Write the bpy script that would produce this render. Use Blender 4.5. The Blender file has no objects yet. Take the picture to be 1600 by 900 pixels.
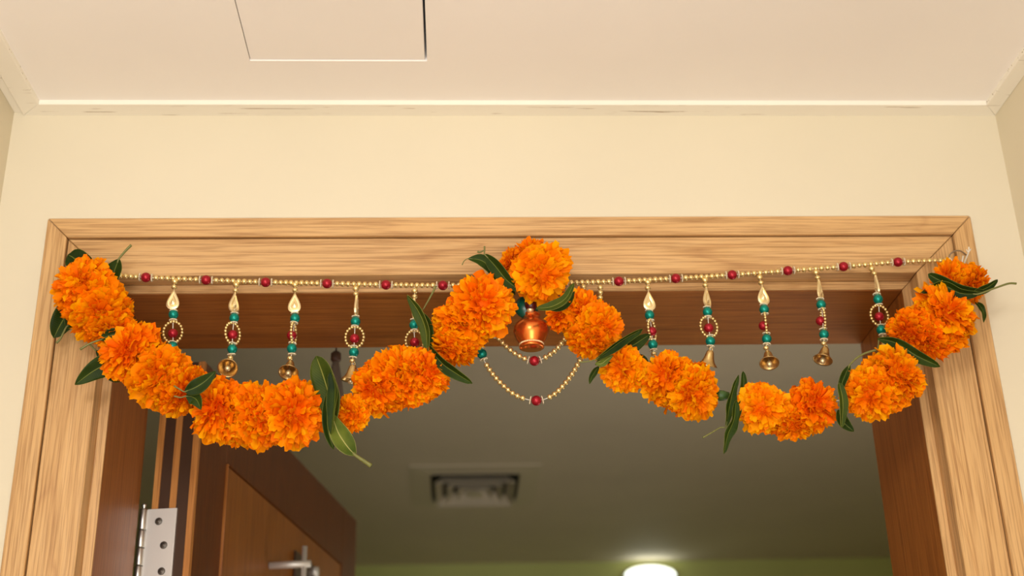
import bpy, bmesh, math, random
from mathutils import Vector, Matrix

# ------------------------------------------------------------------ camera
SC = bpy.context.scene
COL = SC.collection
CAM = Vector((-0.07524, -1.38356, 1.44744))
YAW, PITCH, ROLL, FPX = 0.04909, 0.41583, -0.02542, 2029.57
_f = Vector((math.sin(YAW)*math.cos(PITCH), math.cos(YAW)*math.cos(PITCH), math.sin(PITCH)))
_r0 = Vector((math.cos(YAW), -math.sin(YAW), 0)); _u0 = _r0.cross(_f)
_r = _r0*math.cos(ROLL) + _u0*math.sin(ROLL)
_u = -_r0*math.sin(ROLL) + _u0*math.cos(ROLL)
cam_d = bpy.data.cameras.new('camera'); cam = bpy.data.objects.new('camera', cam_d); COL.objects.link(cam)
M = Matrix((( _r.x, _u.x, -_f.x, CAM.x), (_r.y, _u.y, -_f.y, CAM.y), (_r.z, _u.z, -_f.z, CAM.z), (0, 0, 0, 1)))
cam.matrix_world = M
cam_d.sensor_width = 36; cam_d.lens = FPX/1600*36; cam_d.clip_start = 0.05
cam_d.dof.use_dof = True; cam_d.dof.focus_distance = 1.42; cam_d.dof.aperture_fstop = 4.2
SC.camera = cam

# ------------------------------------------------------------------ light
W = bpy.data.worlds.new('world'); SC.world = W; W.use_nodes = True
W.node_tree.nodes['Background'].inputs[0].default_value = (1.0, 0.96, 0.90, 1)
W.node_tree.nodes['Background'].inputs[1].default_value = 0.95
def area(name, loc, target, sx, sy, power, col):
    l = bpy.data.lights.new(name, 'AREA'); l.shape = 'RECTANGLE'; l.size = sx; l.size_y = sy
    l.energy = power; l.color = col
    o = bpy.data.objects.new(name, l); COL.objects.link(o); o.location = loc
    o.rotation_euler = (Vector(target)-Vector(loc)).to_track_quat('-Z', 'Y').to_euler()
    return o
area('corridor_light', (-0.36, -1.7, 1.98), (0.05, 0, 1.9), 0.3, 0.25, 7.6, (1.0, 0.975, 0.94))
area('corridor_bounce', (0.0, -2.2, 0.9), (0.0, -0.6, 2.3), 1.0, 1.0, 22, (1.0, 0.98, 0.95))
area('room_fill', (0.9, 0.8, 1.1), (0.3, 0.9, 2.5), 0.6, 0.6, 5, (1.0, 0.90, 0.78))  # unseen fill, added low in the room to brighten its ceiling
SC.view_settings.view_transform = 'Standard'; SC.view_settings.look = 'None'
SC.view_settings.gamma = 1.0; SC.view_settings.exposure = 0.0; SC.view_settings.use_curve_mapping = False

# ------------------------------------------------------------------ helpers
def at(px, py, Y):                       # point of the plane y=Y seen at photo pixel
    d = _f + _r*((px-800)/FPX) - _u*((py-450)/FPX)
    return CAM + d*((Y-CAM.y)/d.y)
def atz(px, py, Z):
    d = _f + _r*((px-800)/FPX) - _u*((py-450)/FPX)
    return CAM + d*((Z-CAM.z)/d.z)

def link(o, parent=None):
    COL.objects.link(o)
    if parent is not None: o.parent = parent
    return o
def empty(name, loc=(0, 0, 0), label=None, cat=None, group=None, kind=None, parent=None):
    o = bpy.data.objects.new(name, None); o.location = loc; o.empty_display_size = 0.02
    link(o, parent); tag(o, label, cat, group, kind); return o
def tag(o, label=None, cat=None, group=None, kind=None):
    if label: o['label'] = label
    if cat: o['category'] = cat
    if group: o['group'] = group
    if kind: o['kind'] = kind
    return o
def mesh_from(bm, name, mat, smooth=True):
    me = bpy.data.meshes.new(name); bm.to_mesh(me); bm.free()
    for p in me.polygons: p.use_smooth = smooth
    for m in (mat if isinstance(mat, (list, tuple)) else [mat]): me.materials.append(m)
    return me
def put(name, me, parent=None, loc=(0, 0, 0), rot=None, scale=None, **k):
    o = bpy.data.objects.new(name, me); o.location = loc
    if rot is not None:
        if isinstance(rot, Matrix): o.rotation_euler = rot.to_euler()
        else: o.rotation_euler = rot
    if scale is not None: o.scale = scale if hasattr(scale, '__len__') else (scale,)*3
    link(o, parent); tag(o, **k); return o
def bm_box(bm, a, b, bev=0.0):
    r = bmesh.ops.create_cube(bm, size=1)
    vs = r['verts']
    for v in vs:
        v.co = Vector(((a[0]+b[0])/2 + v.co.x*(b[0]-a[0]), (a[1]+b[1])/2 + v.co.y*(b[1]-a[1]), (a[2]+b[2])/2 + v.co.z*(b[2]-a[2])))
    if bev:
        es = list({e for v in vs for e in v.link_edges})
        bmesh.ops.bevel(bm, geom=es, offset=bev, segments=2, affect='EDGES', profile=0.5)
    return vs
def box(name, a, b, mat, parent=None, bev=0.0, **k):
    bm = bmesh.new(); bm_box(bm, a, b, bev)
    return put(name, mesh_from(bm, name, mat, False), parent, **k)
def boxes(name, lst, mat, parent=None, **k):
    bm = bmesh.new()
    for a, b in lst: bm_box(bm, a, b)
    return put(name, mesh_from(bm, name, mat, False), parent, **k)
def prism(name, poly, y0, y1, mat, parent=None, bev=0.0008, **k):      # poly in xz, extruded in y
    bm = bmesh.new()
    A = [bm.verts.new((x, y0, z)) for x, z in poly]; B = [bm.verts.new((x, y1, z)) for x, z in poly]
    bm.faces.new(A); bm.faces.new(B[::-1]); n = len(poly)
    for i in range(n): bm.faces.new((A[i], B[i], B[(i+1) % n], A[(i+1) % n]))
    bmesh.ops.recalc_face_normals(bm, faces=bm.faces)
    if bev: bmesh.ops.bevel(bm, geom=list(bm.edges), offset=bev, segments=1, affect='EDGES')
    return put(name, mesh_from(bm, name, mat, False), parent, **k)
def lathe_bm(bm, prof, n=24, mi=0):                # prof (r, z)
    rings = []
    for r, z in prof:
        rings.append([bm.verts.new((r*math.cos(2*math.pi*i/n), r*math.sin(2*math.pi*i/n), z)) for i in range(n)] if r > 1e-6 else [bm.verts.new((0, 0, z))])
    for a, b in zip(rings, rings[1:]):
        for i in range(n):
            j = (i+1) % n
            if len(a) == 1 and len(b) == 1: continue
            if len(a) == 1: f = bm.faces.new((a[0], b[j], b[i]))
            elif len(b) == 1: f = bm.faces.new((a[i], a[j], b[0]))
            else: f = bm.faces.new((a[i], a[j], b[j], b[i]))
            f.material_index = mi
def lathe(name, prof, mat, n=24):
    bm = bmesh.new(); lathe_bm(bm, prof, n); bmesh.ops.recalc_face_normals(bm, faces=bm.faces)
    return mesh_from(bm, name, mat)
def catmull(P, n=8):
    P = [Vector(p) for p in P]; out = []
    Q = [P[0]*2-P[1]] + P + [P[-1]*2-P[-2]]
    for i in range(1, len(Q)-2):
        for k in range(n):
            t = k/n; a, b, c, d = Q[i-1:i+3]
            out.append(0.5*((2*b)+(c-a)*t+(2*a-5*b+4*c-d)*t*t+(3*b-a-3*c+d)*t**3))
    out.append(P[-1]); return out
def tube_bm(bm, pts, rad, n=8, cap=True):
    pts = [Vector(p) for p in pts]; rings = []
    ref = Vector((0, 0, 1)); prev = None
    for i, p in enumerate(pts):
        t = (pts[min(i+1, len(pts)-1)]-pts[max(i-1, 0)]).normalized()
        a = prev if prev is not None else (ref if abs(t.z) < 0.9 else Vector((1, 0, 0)))
        x = (a - t*a.dot(t)).normalized(); y = t.cross(x); prev = x
        r = rad(i/(len(pts)-1)) if callable(rad) else rad
        rings.append([bm.verts.new(p + x*r*math.cos(2*math.pi*k/n) + y*r*math.sin(2*math.pi*k/n)) for k in range(n)])
    for a, b in zip(rings, rings[1:]):
        for k in range(n): bm.faces.new((a[k], a[(k+1) % n], b[(k+1) % n], b[k]))
    if cap: bm.faces.new(rings[0][::-1]); bm.faces.new(rings[-1])
def tube(name, pts, rad, mat, parent=None, n=8, **k):
    bm = bmesh.new(); tube_bm(bm, pts, rad, n); bmesh.ops.recalc_face_normals(bm, faces=bm.faces)
    return put(name, mesh_from(bm, name, mat), parent, **k)

# ------------------------------------------------------------------ materials
def srgb(r, g, b):
    f = lambda c: (c/255/12.92) if c/255 <= 0.04045 else ((c/255+0.055)/1.055)**2.4
    return (f(r), f(g), f(b), 1)
def mat(name, col=(0.8, 0.8, 0.8, 1), rough=0.5, metal=0.0, **k):
    m = bpy.data.materials.new(name); m.use_nodes = True
    b = m.node_tree.nodes['Principled BSDF']
    b.inputs['Base Color'].default_value = col; b.inputs['Roughness'].default_value = rough
    b.inputs['Metallic'].default_value = metal
    for a, v in k.items(): b.inputs[a.replace('_', ' ')].default_value = v
    return m
class N:
    def __init__(s, m): s.t = m.node_tree; s.b = s.t.nodes['Principled BSDF']
    def n(s, typ, **k):
        x = s.t.nodes.new(typ)
        for a, v in k.items():
            if a.startswith('i_'):
                key = a[2:].replace('_', ' ')
                x.inputs[int(key) if key.isdigit() else key].default_value = v
            else: setattr(x, a, v)
        return x
    def l(s, a, b): s.t.links.new(a, b)
    def ramp(s, src, stops):
        r = s.t.nodes.new('ShaderNodeValToRGB'); e = r.color_ramp.elements
        while len(e) < len(stops): e.new(0.5)
        for x, (p, c) in zip(e, stops): x.position = p; x.color = c
        s.l(src, r.inputs[0]); return r.outputs[0]
    def coords(s, scale=(1, 1, 1), loc=(0, 0, 0), kind='Object'):
        t = s.n('ShaderNodeTexCoord'); mp = s.n('ShaderNodeMapping')
        mp.inputs['Scale'].default_value = scale; mp.inputs['Location'].default_value = loc
        s.l(t.outputs[kind], mp.inputs[0]); return mp.outputs[0]
    def noise(s, vec, scale=5, detail=4, rough=0.5, dist=0.0):
        x = s.n('ShaderNodeTexNoise'); x.inputs['Scale'].default_value = scale; x.inputs['Detail'].default_value = detail
        x.inputs['Roughness'].default_value = rough; x.inputs['Distortion'].default_value = dist
        s.l(vec, x.inputs['Vector']); return x.outputs['Fac']
    def mix(s, fac, a, b, mode='MIX'):
        x = s.n('ShaderNodeMix', data_type='RGBA', blend_type=mode)
        if isinstance(fac, float): x.inputs[0].default_value = fac
        else: s.l(fac, x.inputs[0])
        for q, i in ((a, 6), (b, 7)):
            if isinstance(q, tuple): x.inputs[i].default_value = q
            else: s.l(q, x.inputs[i])
        return x.outputs[2]
    def bump(s, h, strength=0.3, dist=0.001):
        x = s.n('ShaderNodeBump'); x.inputs['Strength'].default_value = strength; x.inputs['Distance'].default_value = dist
        s.l(h, x.inputs['Height']); s.l(x.outputs[0], s.b.inputs['Normal'])
def wood(name, axis, c_light, c_mid, c_dark, seed=0, rough=0.38, cathedral=0.5):
    m = mat(name, c_mid, rough); n = N(m)
    along, across = 1.0, 14.0
    sc = [across]*3; sc[axis] = along
    v = n.coords(tuple(sc), (seed*3.1, seed*1.7, seed*2.3))
    broad = n.noise(v, 1.6, 3, 0.5, 0.6)
    w = n.n('ShaderNodeMath', operation='MULTIPLY', i_1=7.0); n.l(broad, w.inputs[0])
    fr = n.n('ShaderNodeMath', operation='PINGPONG', i_1=1.0); n.l(w.outputs[0], fr.inputs[0])
    base = n.ramp(fr.outputs[0], [(0.0, c_mid), (0.55, c_light), (0.9, c_mid), (1.0, c_dark)])
    base = n.mix(1-cathedral, base, c_light)
    sc2 = [480.0]*3; sc2[axis] = 11.0
    fine = n.noise(n.coords(tuple(sc2), (seed, seed, seed)), 1.0, 3, 0.6)
    pores = n.ramp(fine, [(0.34, (0.52, 0.43, 0.36, 1)), (0.56, (1, 1, 1, 1))])
    col = n.mix(0.75, base, pores, 'MULTIPLY')
    sc3 = [30.0]*3; sc3[axis] = 1.5
    st = n.noise(n.coords(tuple(sc3), (seed+5, seed, seed)), 1.0, 2, 0.5)
    stc = n.ramp(st, [(0.3, (0.72, 0.66, 0.6, 1)), (0.65, (1, 1, 1, 1))])
    col = n.mix(0.3, col, stc, 'MULTIPLY')
    n.l(col, n.b.inputs['Base Color']); n.bump(fine, 0.25, 0.0006)
    return m
def paint(name, col, rough=0.6, mottle=0.06, cracks=False):
    m = mat(name, col, rough); n = N(m)
    v = n.coords()
    d = tuple(c*(1-mottle*2.2) for c in col[:3])+(1,)
    c = n.ramp(n.noise(v, 3.0, 3), [(0.3, d), (0.7, col)])
    if cracks:
        k = n.noise(n.coords((3, 90, 90)), 3.0, 3, 0.6)
        line = n.ramp(k, [(0.0, (1, 1, 1, 1)), (0.33, (1, 1, 1, 1)), (0.355, (0, 0, 0, 1)), (1.0, (0, 0, 0, 1))])
        c = n.mix(line, c, srgb(150, 125, 95))
    n.l(c, n.b.inputs['Base Color'])
    n.bump(n.noise(v, 60, 4), 0.15, 0.0008)
    return m
O_L, O_M, O_D = srgb(214, 172, 118), srgb(202, 156, 98), srgb(170, 118, 66)
M_OAKX = wood('oak_grain_across', 0, O_L, O_M, O_D, 0.3)
M_OAKX2 = wood('oak_grain_across_outer', 0, O_L, O_M, O_D, 2.3, cathedral=0.3)
M_OAKZ = wood('oak_grain_upright', 2, O_L, O_M, O_D, 1.0)
M_OAKZ2 = wood('oak_grain_upright_right', 2, O_L, O_M, O_D, 4.7)
M_OAKZ3 = wood('oak_grain_upright_outer', 2, O_L, O_M, O_D, 7.2, cathedral=0.3)
J_L, J_M, J_D = srgb(174, 108, 48), srgb(158, 92, 38), srgb(125, 68, 26)  # lining wood darkened past the casing oak, part of its shade in the colour
M_JAMBX = wood('shaded_varnish_across', 0, J_L, J_M, J_D, 3.0, 0.42)
M_JAMBZ = wood('shaded_varnish_upright', 2, J_L, J_M, J_D, 6.0, 0.42)
M_DOOR = wood('brown_veneer_upright', 2, srgb(162, 100, 38), srgb(148, 86, 30), srgb(122, 66, 22), 8.0, 0.4)
M_DOORF = wood('brown_veneer_frame', 2, srgb(110, 58, 19), srgb(100, 49, 15), srgb(78, 38, 11), 9.0, 0.4)
M_LIP = wood('pale_edge_lipping', 2, srgb(205, 142, 76), srgb(190, 125, 62), srgb(165, 100, 48), 9.5, 0.4)
M_BAND = mat('dark_edge_band', srgb(70, 48, 34), 0.35)
M_WALL = paint('cream_wall_paint', srgb(222, 211, 186), 0.55, 0.02)
M_CEIL = paint('cream_ceiling_paint', srgb(248, 242, 236), 0.6, 0.02)
M_TRIM = paint('cracked_trim_paint', srgb(246, 240, 226), 0.45, 0.03, True)
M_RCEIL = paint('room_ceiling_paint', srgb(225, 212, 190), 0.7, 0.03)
M_GREEN = paint('green_wall_paint', srgb(225, 234, 150), 0.6, 0.03)
M_FLOOR = paint('beige_floor_tile', srgb(205, 185, 155), 0.35, 0.05)
M_STEEL = mat('brushed_steel', (0.62, 0.60, 0.57, 1), 0.35, 1.0)
M_PLATE = mat('satin_hinge_plate', (0.80, 0.78, 0.74, 1), 0.5, 0.6)
M_SCREW = mat('dull_screw_metal', (0.16, 0.14, 0.12, 1), 0.5, 0.8)
M_GOLD = mat('gold_bead_coating', (0.84, 0.66, 0.30, 1), 0.33, 0.85)
M_PALEGOLD = mat('pale_gold_plating', (0.90, 0.74, 0.42, 1), 0.38, 0.75)
M_RING = mat('silver_gold_spacer', (0.82, 0.74, 0.55, 1), 0.35, 0.7)
M_BRASS = mat('aged_brass', (0.62, 0.42, 0.17, 1), 0.32, 0.95)
M_TEAL = mat('pearly_teal_bead', (0.0, 0.24, 0.19, 1), 0.36, 0.55)
M_RED = mat('pearly_maroon_bead', (0.36, 0.008, 0.02, 1), 0.36, 0.5)
M_COPPER = mat('glossy_copper_pot', (0.80, 0.20, 0.035, 1), 0.25, 0.85)
M_GRNPAINT = mat('dark_green_enamel', (0.0, 0.075, 0.045, 1), 0.3)
M_COCO = mat('dark_maroon_enamel', (0.07, 0.006, 0.006, 1), 0.3)
M_THREAD = mat('white_cotton_thread', (0.75, 0.7, 0.6, 1), 0.8)
M_WIRE = mat('dark_wire', (0.35, 0.28, 0.22, 1), 0.35, 0.9)
M_BLACK = mat('black_void', (0.01, 0.008, 0.006, 1), 0.8)
M_GREYPL = mat('grey_plastic', srgb(215, 203, 180), 0.5)
M_BRWN = mat('dark_brown_fitting', srgb(85, 60, 48), 0.5)

m = mat('marigold_petals', (1, 0.3, 0, 1), 0.55); n = N(m); M_PETAL = m
a = n.n('ShaderNodeAttribute', attribute_name='tint'); oi = n.n('ShaderNodeObjectInfo')
ad = n.n('ShaderNodeMath', operation='MULTIPLY_ADD', i_1=0.22, i_2=-0.11); n.l(oi.outputs['Random'], ad.inputs[0])
sm = n.n('ShaderNodeMath', operation='ADD'); n.l(a.outputs['Fac'], sm.inputs[0]); n.l(ad.outputs[0], sm.inputs[1])
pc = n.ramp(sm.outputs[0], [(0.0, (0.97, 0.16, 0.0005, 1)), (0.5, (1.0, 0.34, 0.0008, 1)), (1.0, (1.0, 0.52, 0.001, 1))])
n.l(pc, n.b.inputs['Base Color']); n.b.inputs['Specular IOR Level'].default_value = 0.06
tr = n.n('ShaderNodeBsdfTranslucent'); n.l(pc, tr.inputs[0])
mx = n.n('ShaderNodeMixShader', i_0=0.3); n.l(n.b.outputs[0], mx.inputs[1]); n.l(tr.outputs[0], mx.inputs[2])
n.l(mx.outputs[0], m.node_tree.nodes['Material Output'].inputs[0])

def leafmat(name, c1, c2, rib):
    m = mat(name, c1, 0.5); n = N(m); n.b.inputs['Specular IOR Level'].default_value = 0.12
    uv = n.n('ShaderNodeUVMap'); sp = n.n('ShaderNodeSeparateXYZ'); n.l(uv.outputs[0], sp.inputs[0])
    # across the blade: 0 at the midrib, 1 at the margin
    d = n.n('ShaderNodeMath', operation='SUBTRACT', i_1=0.5); n.l(sp.outputs[0], d.inputs[0])
    ab = n.n('ShaderNodeMath', operation='ABSOLUTE'); n.l(d.outputs[0], ab.inputs[0])
    msk = n.ramp(ab.outputs[0], [(0.0, (.9, .9, .9, 1)), (0.012, (0.7, 0.7, 0.7, 1)), (0.03, (0, 0, 0, 1)), (0.48, (0, 0, 0, 1)), (0.497, (0.8, 0.8, 0.8, 1))])
    # side veins
    v = n.n('ShaderNodeMath', operation='MULTIPLY_ADD', i_1=-0.45); n.l(ab.outputs[0], v.inputs[0]); n.l(sp.outputs[1], v.inputs[2])
    v2 = n.n('ShaderNodeMath', operation='MULTIPLY', i_1=22.0); n.l(v.outputs[0], v2.inputs[0])
    v3 = n.n('ShaderNodeMath', operation='FRACT'); n.l(v2.outputs[0], v3.inputs[0])
    vein = n.ramp(v3.outputs[0], [(0.0, (0.2, 0.2, 0.2, 1)), (0.1, (0, 0, 0, 1)), (0.92, (0, 0, 0, 1)), (1.0, (0.2, 0.2, 0.2, 1))])
    base = n.ramp(n.noise(n.coords(), 30, 3), [(0.3, c1), (0.7, c2)])
    c = n.mix(vein, base, rib); c = n.mix(msk, c, rib)
    n.l(c, n.b.inputs['Base Color']); n.bump(vein, 0.3, 0.0005)
    return m
M_LEAF = leafmat('mango_leaf_dark', srgb(20, 38, 6), srgb(42, 60, 8), srgb(112, 118, 46))
M_LEAF2 = leafmat('mango_leaf_olive', srgb(40, 58, 12), srgb(66, 76, 16), srgb(140, 138, 66))
M_LEAF3 = leafmat('mango_leaf_pale_base', srgb(56, 74, 18), srgb(98, 108, 36), srgb(180, 170, 100))
M_STEM = mat('green_brown_stem', srgb(112, 112, 56), 0.5)
M_CALYX = mat('green_calyx', srgb(52, 84, 30), 0.5)

# ------------------------------------------------------------------ setting
WX0 = at(20, 190, 0).x; WX1 = at(1557, 190, 0).x       # side wall planes
CZ = 2.2985                                              # vestibule ceiling
W1, ZF = 0.4742, 2.0766                                  # inner edge of the casing face
E = 0.028                                                # depth of the stepped strip
XJ = 0.5*(at(1445, 675, E).x - at(168, 675, E).x); ZS = at(800, 457, E).z
D2 = 0.205                                               # back of the lining
OX, OZ = 0.55, 2.15; GW = 0.0245                         # outer casing size, width of the outer strip
RX0, RX1, RY, RZ = -2.2, 2.6, 3.62, 2.5                  # room behind

box('floor', (-2.3, -3.4, -0.1), (2.7, 3.8, 0.0), M_FLOOR, kind='structure')
boxes('wall_front', [((WX0-0.1, 0.0, 0), (-OX+.012, D2-0.01, 2.7)), ((OX-.012, 0.0, 0), (WX1+0.1, D2-0.01, 2.7)),
                     ((-OX+.012, 0.0, OZ-.012), (OX-.012, D2-0.01, 2.7)), ((-OX+.012, E+.0005, ZF+.01), (OX-.012, D2-0.01, OZ-.012)), ((-OX+.012, E+.0005, 0), (-W1-.008, D2-0.01, ZF+.01)), ((W1+.008, E+.0005, 0), (OX-.012, D2-0.01, ZF+.01)),
                     ((RX0-0.1, 0.1, 0), (WX0-0.1, D2-0.01, 2.7)), ((WX1+0.1, 0.1, 0), (RX1+0.1, D2-0.01, 2.7))], M_WALL, kind='structure')
box('wall_left', (WX0-0.1, -3.3, 0), (WX0, 0.0, 2.7), M_WALL, kind='structure')
box('wall_right', (WX1, -3.3, 0), (WX1+0.1, 0.0, 2.7), M_WALL, kind='structure')
# ceiling with the opening of the access hatch
HX0, HX1, HY1, HY0 = -0.3085, -0.1045, -0.110, -0.50
boxes('ceiling', [((WX0, HY1, CZ), (WX1, 0, 2.4)), ((WX0, -3.3, CZ), (HX0, HY1, 2.4)), ((HX1, -3.3, CZ), (WX1, HY1, 2.4)),
                  ((HX0, -3.3, CZ), (HX1, HY0, 2.4))], M_CEIL, kind='structure')
hat = box('access_hatch', (HX0+0.0006, HY0+0.001, CZ+0.0016), (HX1-0.0026, HY1-0.0006, CZ+0.014), M_CEIL, bev=0.0008,
          label='cream square access hatch panel set in the ceiling with a black gap on its right', cat='hatch')
hat2 = box('hatch_backing', (HX0-0.01, HY0-0.01, 2.40), (HX1+0.01, HY1+0.01, 2.41), M_BLACK, hat)
# ceiling battens
TX0 = -0.5975; TD = 0.0255; TZ = 2.2925
def batten(name, poly, mt, z0=TZ, z1=CZ+0.003):         # poly in xy
    bm = bmesh.new(); A = [bm.verts.new((x, y, z0)) for x, y in poly]; B = [bm.verts.new((x, y, z1)) for x, y in poly]
    bm.faces.new(A[::-1]); bm.faces.new(B); k = len(poly)
    for i in range(k): bm.faces.new((A[i], A[(i+1) % k], B[(i+1) % k], B[i]))
    bmesh.ops.recalc_face_normals(bm, faces=bm.faces)
    bmesh.ops.bevel(bm, geom=list(bm.edges), offset=0.0006, segments=1, affect='EDGES')
    return put(name, mesh_from(bm, name, mt, False), kind='structure')
batten('trim_1', [(TX0, 0.0005), (WX1, 0.0005), (WX1-TD*0.8, -TD), (TX0+TD, -TD)], M_TRIM)
batten('trim_2', [(TX0, 0), (TX0+TD, -TD), (TX0+TD, -3.3), (TX0, -3.3)], M_TRIM)
batten('trim_3', [(WX1, 0), (WX1, -3.3), (WX1-TD*0.8, -3.3), (WX1-TD*0.8, -TD)], M_TRIM)
batten('trim_4', [(WX0, 0), (TX0, 0), (TX0, -3.3), (WX0, -3.3)], M_TRIM, TZ+0.004)
# room behind
box('wall_back', (RX0, RY, 0), (RX1, RY+0.1, 2.6), M_GREEN, kind='structure')
box('wall_room_left', (RX0-0.1, D2-0.01, 0), (RX0, RY+0.1, 2.6), M_GREEN, kind='structure')
box('wall_room_right', (RX1, D2-0.01, 0), (RX1+0.1, RY+0.1, 2.6), M_GREEN, kind='structure')
box('ceiling_room', (RX0, D2-0.01, RZ), (RX1, RY, RZ+0.1), M_RCEIL, kind='structure')

# door frame
fr = empty('trim_5', (0, 0, 0), kind='structure')
YP = -0.010                                              # outer strip stands a little proud
g = 0.0004
prism('head_outer_strip', [(-OX+g, OZ), (OX-g, OZ), (OX-GW-g, OZ-GW), (-OX+GW+g, OZ-GW)], -0.004, E, M_OAKX2, fr)
prism('side_outer_strip', [(-OX, OZ-g), (-OX+GW, OZ-GW-g), (-OX+GW, 0), (-OX, 0)], -0.004, E, M_OAKZ3, fr)
prism('side_outer_strip', [(OX, OZ-g), (OX-GW, OZ-GW-g), (OX-GW, 0), (OX, 0)], -0.004, E, M_OAKZ3, fr)
gi = 0.0012
prism('head_casing_board', [(-OX+GW+g+gi, OZ-GW-gi), (OX-GW-g-gi, OZ-GW-gi), (W1-g, ZF), (-W1+g, ZF)], 0.0, E, M_OAKX, fr)
prism('side_casing_board', [(-OX+GW+gi, OZ-GW-gi-g), (-W1, ZF-g), (-W1, 0), (-OX+GW+gi, 0)], 0.0, E, M_OAKZ, fr)
prism('side_casing_board', [(OX-GW-gi, OZ-GW-gi-g), (W1, ZF-g), (W1, 0), (OX-GW-gi, 0)], 0.0, E, M_OAKZ2, fr)
prism('head_lining', [(-W1-.006, ZF+.006), (W1+.006, ZF+.006), (XJ, ZS), (-XJ, ZS)], E, D2, M_JAMBX, fr)
prism('side_lining', [(-W1-.006, ZF+.006), (-XJ, ZS-g), (-XJ, 0), (-W1-.006, 0)], E, D2, M_JAMBZ, fr)
prism('side_lining', [(W1+.006, ZF+.006), (XJ, ZS-g), (XJ, 0), (W1+.006, 0)], E, D2, M_JAMBZ, fr)
# pale front bead of the lining
prism('head_lining_bead', [(-W1, ZF-g), (W1, ZF-g), (XJ-.0003, ZS+.0003), (-XJ+.0003, ZS+.0003)], E-0.003, E, M_OAKX2, fr, bev=0.0005)
prism('side_lining_bead', [(-W1, ZF-.001), (-XJ+.0003, ZS-g), (-XJ+.0003, 0), (-W1, 0)], E-0.003, E, M_OAKZ3, fr, bev=0.0005)
prism('side_lining_bead', [(W1, ZF-.001), (XJ-.0003, ZS-g), (XJ-.0003, 0), (W1, 0)], E-0.003, E, M_OAKZ3, fr, bev=0.0005)

# ------------------------------------------------------------------ open door leaf
d0 = Vector((-0.3985, 0.215, 0)); d1 = atz(557, 813, 2.053); d1.z = 0
dl = (d1-d0).length; ang = math.atan2((d1-d0).y, (d1-d0).x)
door = empty('door_1', (d0.x, d0.y, 0), kind='structure'); door.rotation_euler = (0, 0, ang)
TH, DZ = 0.0545, 2.052                                   # local: x along the leaf, y 0..TH to its left
box('core', (0.002, 0.004, 0.01), (dl, TH-0.004, DZ), M_DOORF, door)
for nm, y0, y1, mt in (('lipping', 0, .008, M_LIP), ('edge_band', .008, .0235, M_BAND), ('lipping', .0235, .032, M_LIP), ('edge_band', .032, .046, M_BAND), ('lipping', .046, TH, M_LIP)):
    p = 0.0 if nm == 'lipping' else 0.0012
    box(nm, (p-0.001, y0, 0.01), (0.006, y1, DZ), mt, door)
SW = 0.108
box('stile', (0.006, -0.0002, 0.01), (SW, 0.006, DZ), M_DOORF, door, bev=0.0008)
box('stile', (dl-SW, -0.0002, 0.01), (dl, 0.006, DZ), M_DOORF, door, bev=0.0008)
box('rail', (SW+.0005, -0.0002, DZ-0.105), (dl-SW-.0005, 0.006, DZ), M_DOORF, door, bev=0.0008)
box('panel', (SW+.001, 0.0015, 0.2), (dl-SW-.001, 0.006, DZ-0.1065), M_DOOR, door, bev=0.0008)
box('panel_moulding', (SW+.001, -0.0035, 0.2), (SW+.0025, 0.003, DZ-0.1065), M_DOOR, door, bev=0.0005)
# hinge on the near edge
hz = at(250, 792, .21).z
hg = empty('hinge', (0, 0, 0), parent=door)
box('hinge_leaf', (-0.003, .021, hz-0.13), (0.0, TH+.004, hz), M_PLATE, hg, bev=0.0004)
kx, ky = -0.004, TH+0.0085
segs = [(hz+.000, hz-.026), (hz-.027, hz-.048), (hz-.049, hz-.070), (hz-.071, hz-.092), (hz-.093, hz-.13)]
for i, (a_, b_) in enumerate(segs):
    me = lathe('knuckle', [(0, b_), (0.0045, b_), (0.005, b_+.001), (0.005, a_-.001), (0.0045, a_), (0, a_)], M_STEEL, 16)
    put('hinge_knuckle', me, hg, (kx, ky, 0))
put('hinge_pin', lathe('pin', [(0, hz-.02), (0.0022, hz-.02), (0.0022, hz+.002), (.0034, hz+.004), (.0034, hz+.006), (0, hz+.008)], M_STEEL, 12), hg, (kx, ky, 0))
scr = lathe('screw', [(0, .0012), (.002, .0012), (.0022, .0004), (.0042, .0012), (.0048, 0), (0, -.001)], M_SCREW, 14)
for yy, zz in ((.043, .016), (.034, .046), (.034, .078), (.043, .106)):
    put('screw', scr, hg, (-0.0032, yy, hz-zz), (0, -math.pi/2, 0))
# latch fittings near the far edge of the leaf
def on_door(px, py):                                     # local (x, z) on the right face of the leaf
    dr = (at(px, py, 1.0)-CAM); nrm = Vector((math.sin(ang), -math.cos(ang), 0))
    t = (d0-CAM).dot(nrm)/dr.dot(nrm); P = CAM+dr*t
    return (P-Vector((d0.x, d0.y, 0))).dot(Vector((math.cos(ang), math.sin(ang), 0))), P.z
lx, lz = on_door(421, 884)
px_, pz_ = on_door(472, 890)
bo = empty('pull_handle', (0, 0, 0), parent=door)
box('back_plate', (px_-.05, -.003, pz_-.14), (px_+.06, .0, pz_+.02), M_BAND, bo, bev=0.001)
bm = bmesh.new(); tube_bm(bm, [(lx, .0, lz), (lx, -.062, lz)], .0055, 12); put('handle_arm', mesh_from(bm, 'handle_arm', M_PLATE), bo)
bm = bmesh.new(); tube_bm(bm, [(lx, -.052, lz-.14), (lx, -.052, lz+.026)], .004, 12); put('handle_bar', mesh_from(bm, 'handle_bar', M_PLATE), bo)
lx2, lz2 = on_door(488, 894)
bm = bmesh.new(); tube_bm(bm, [(lx2, .0, lz2), (lx2, -.010, lz2)], .009, 14); put('lock_knob', mesh_from(bm, 'lock_knob', M_PLATE), bo)

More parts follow.
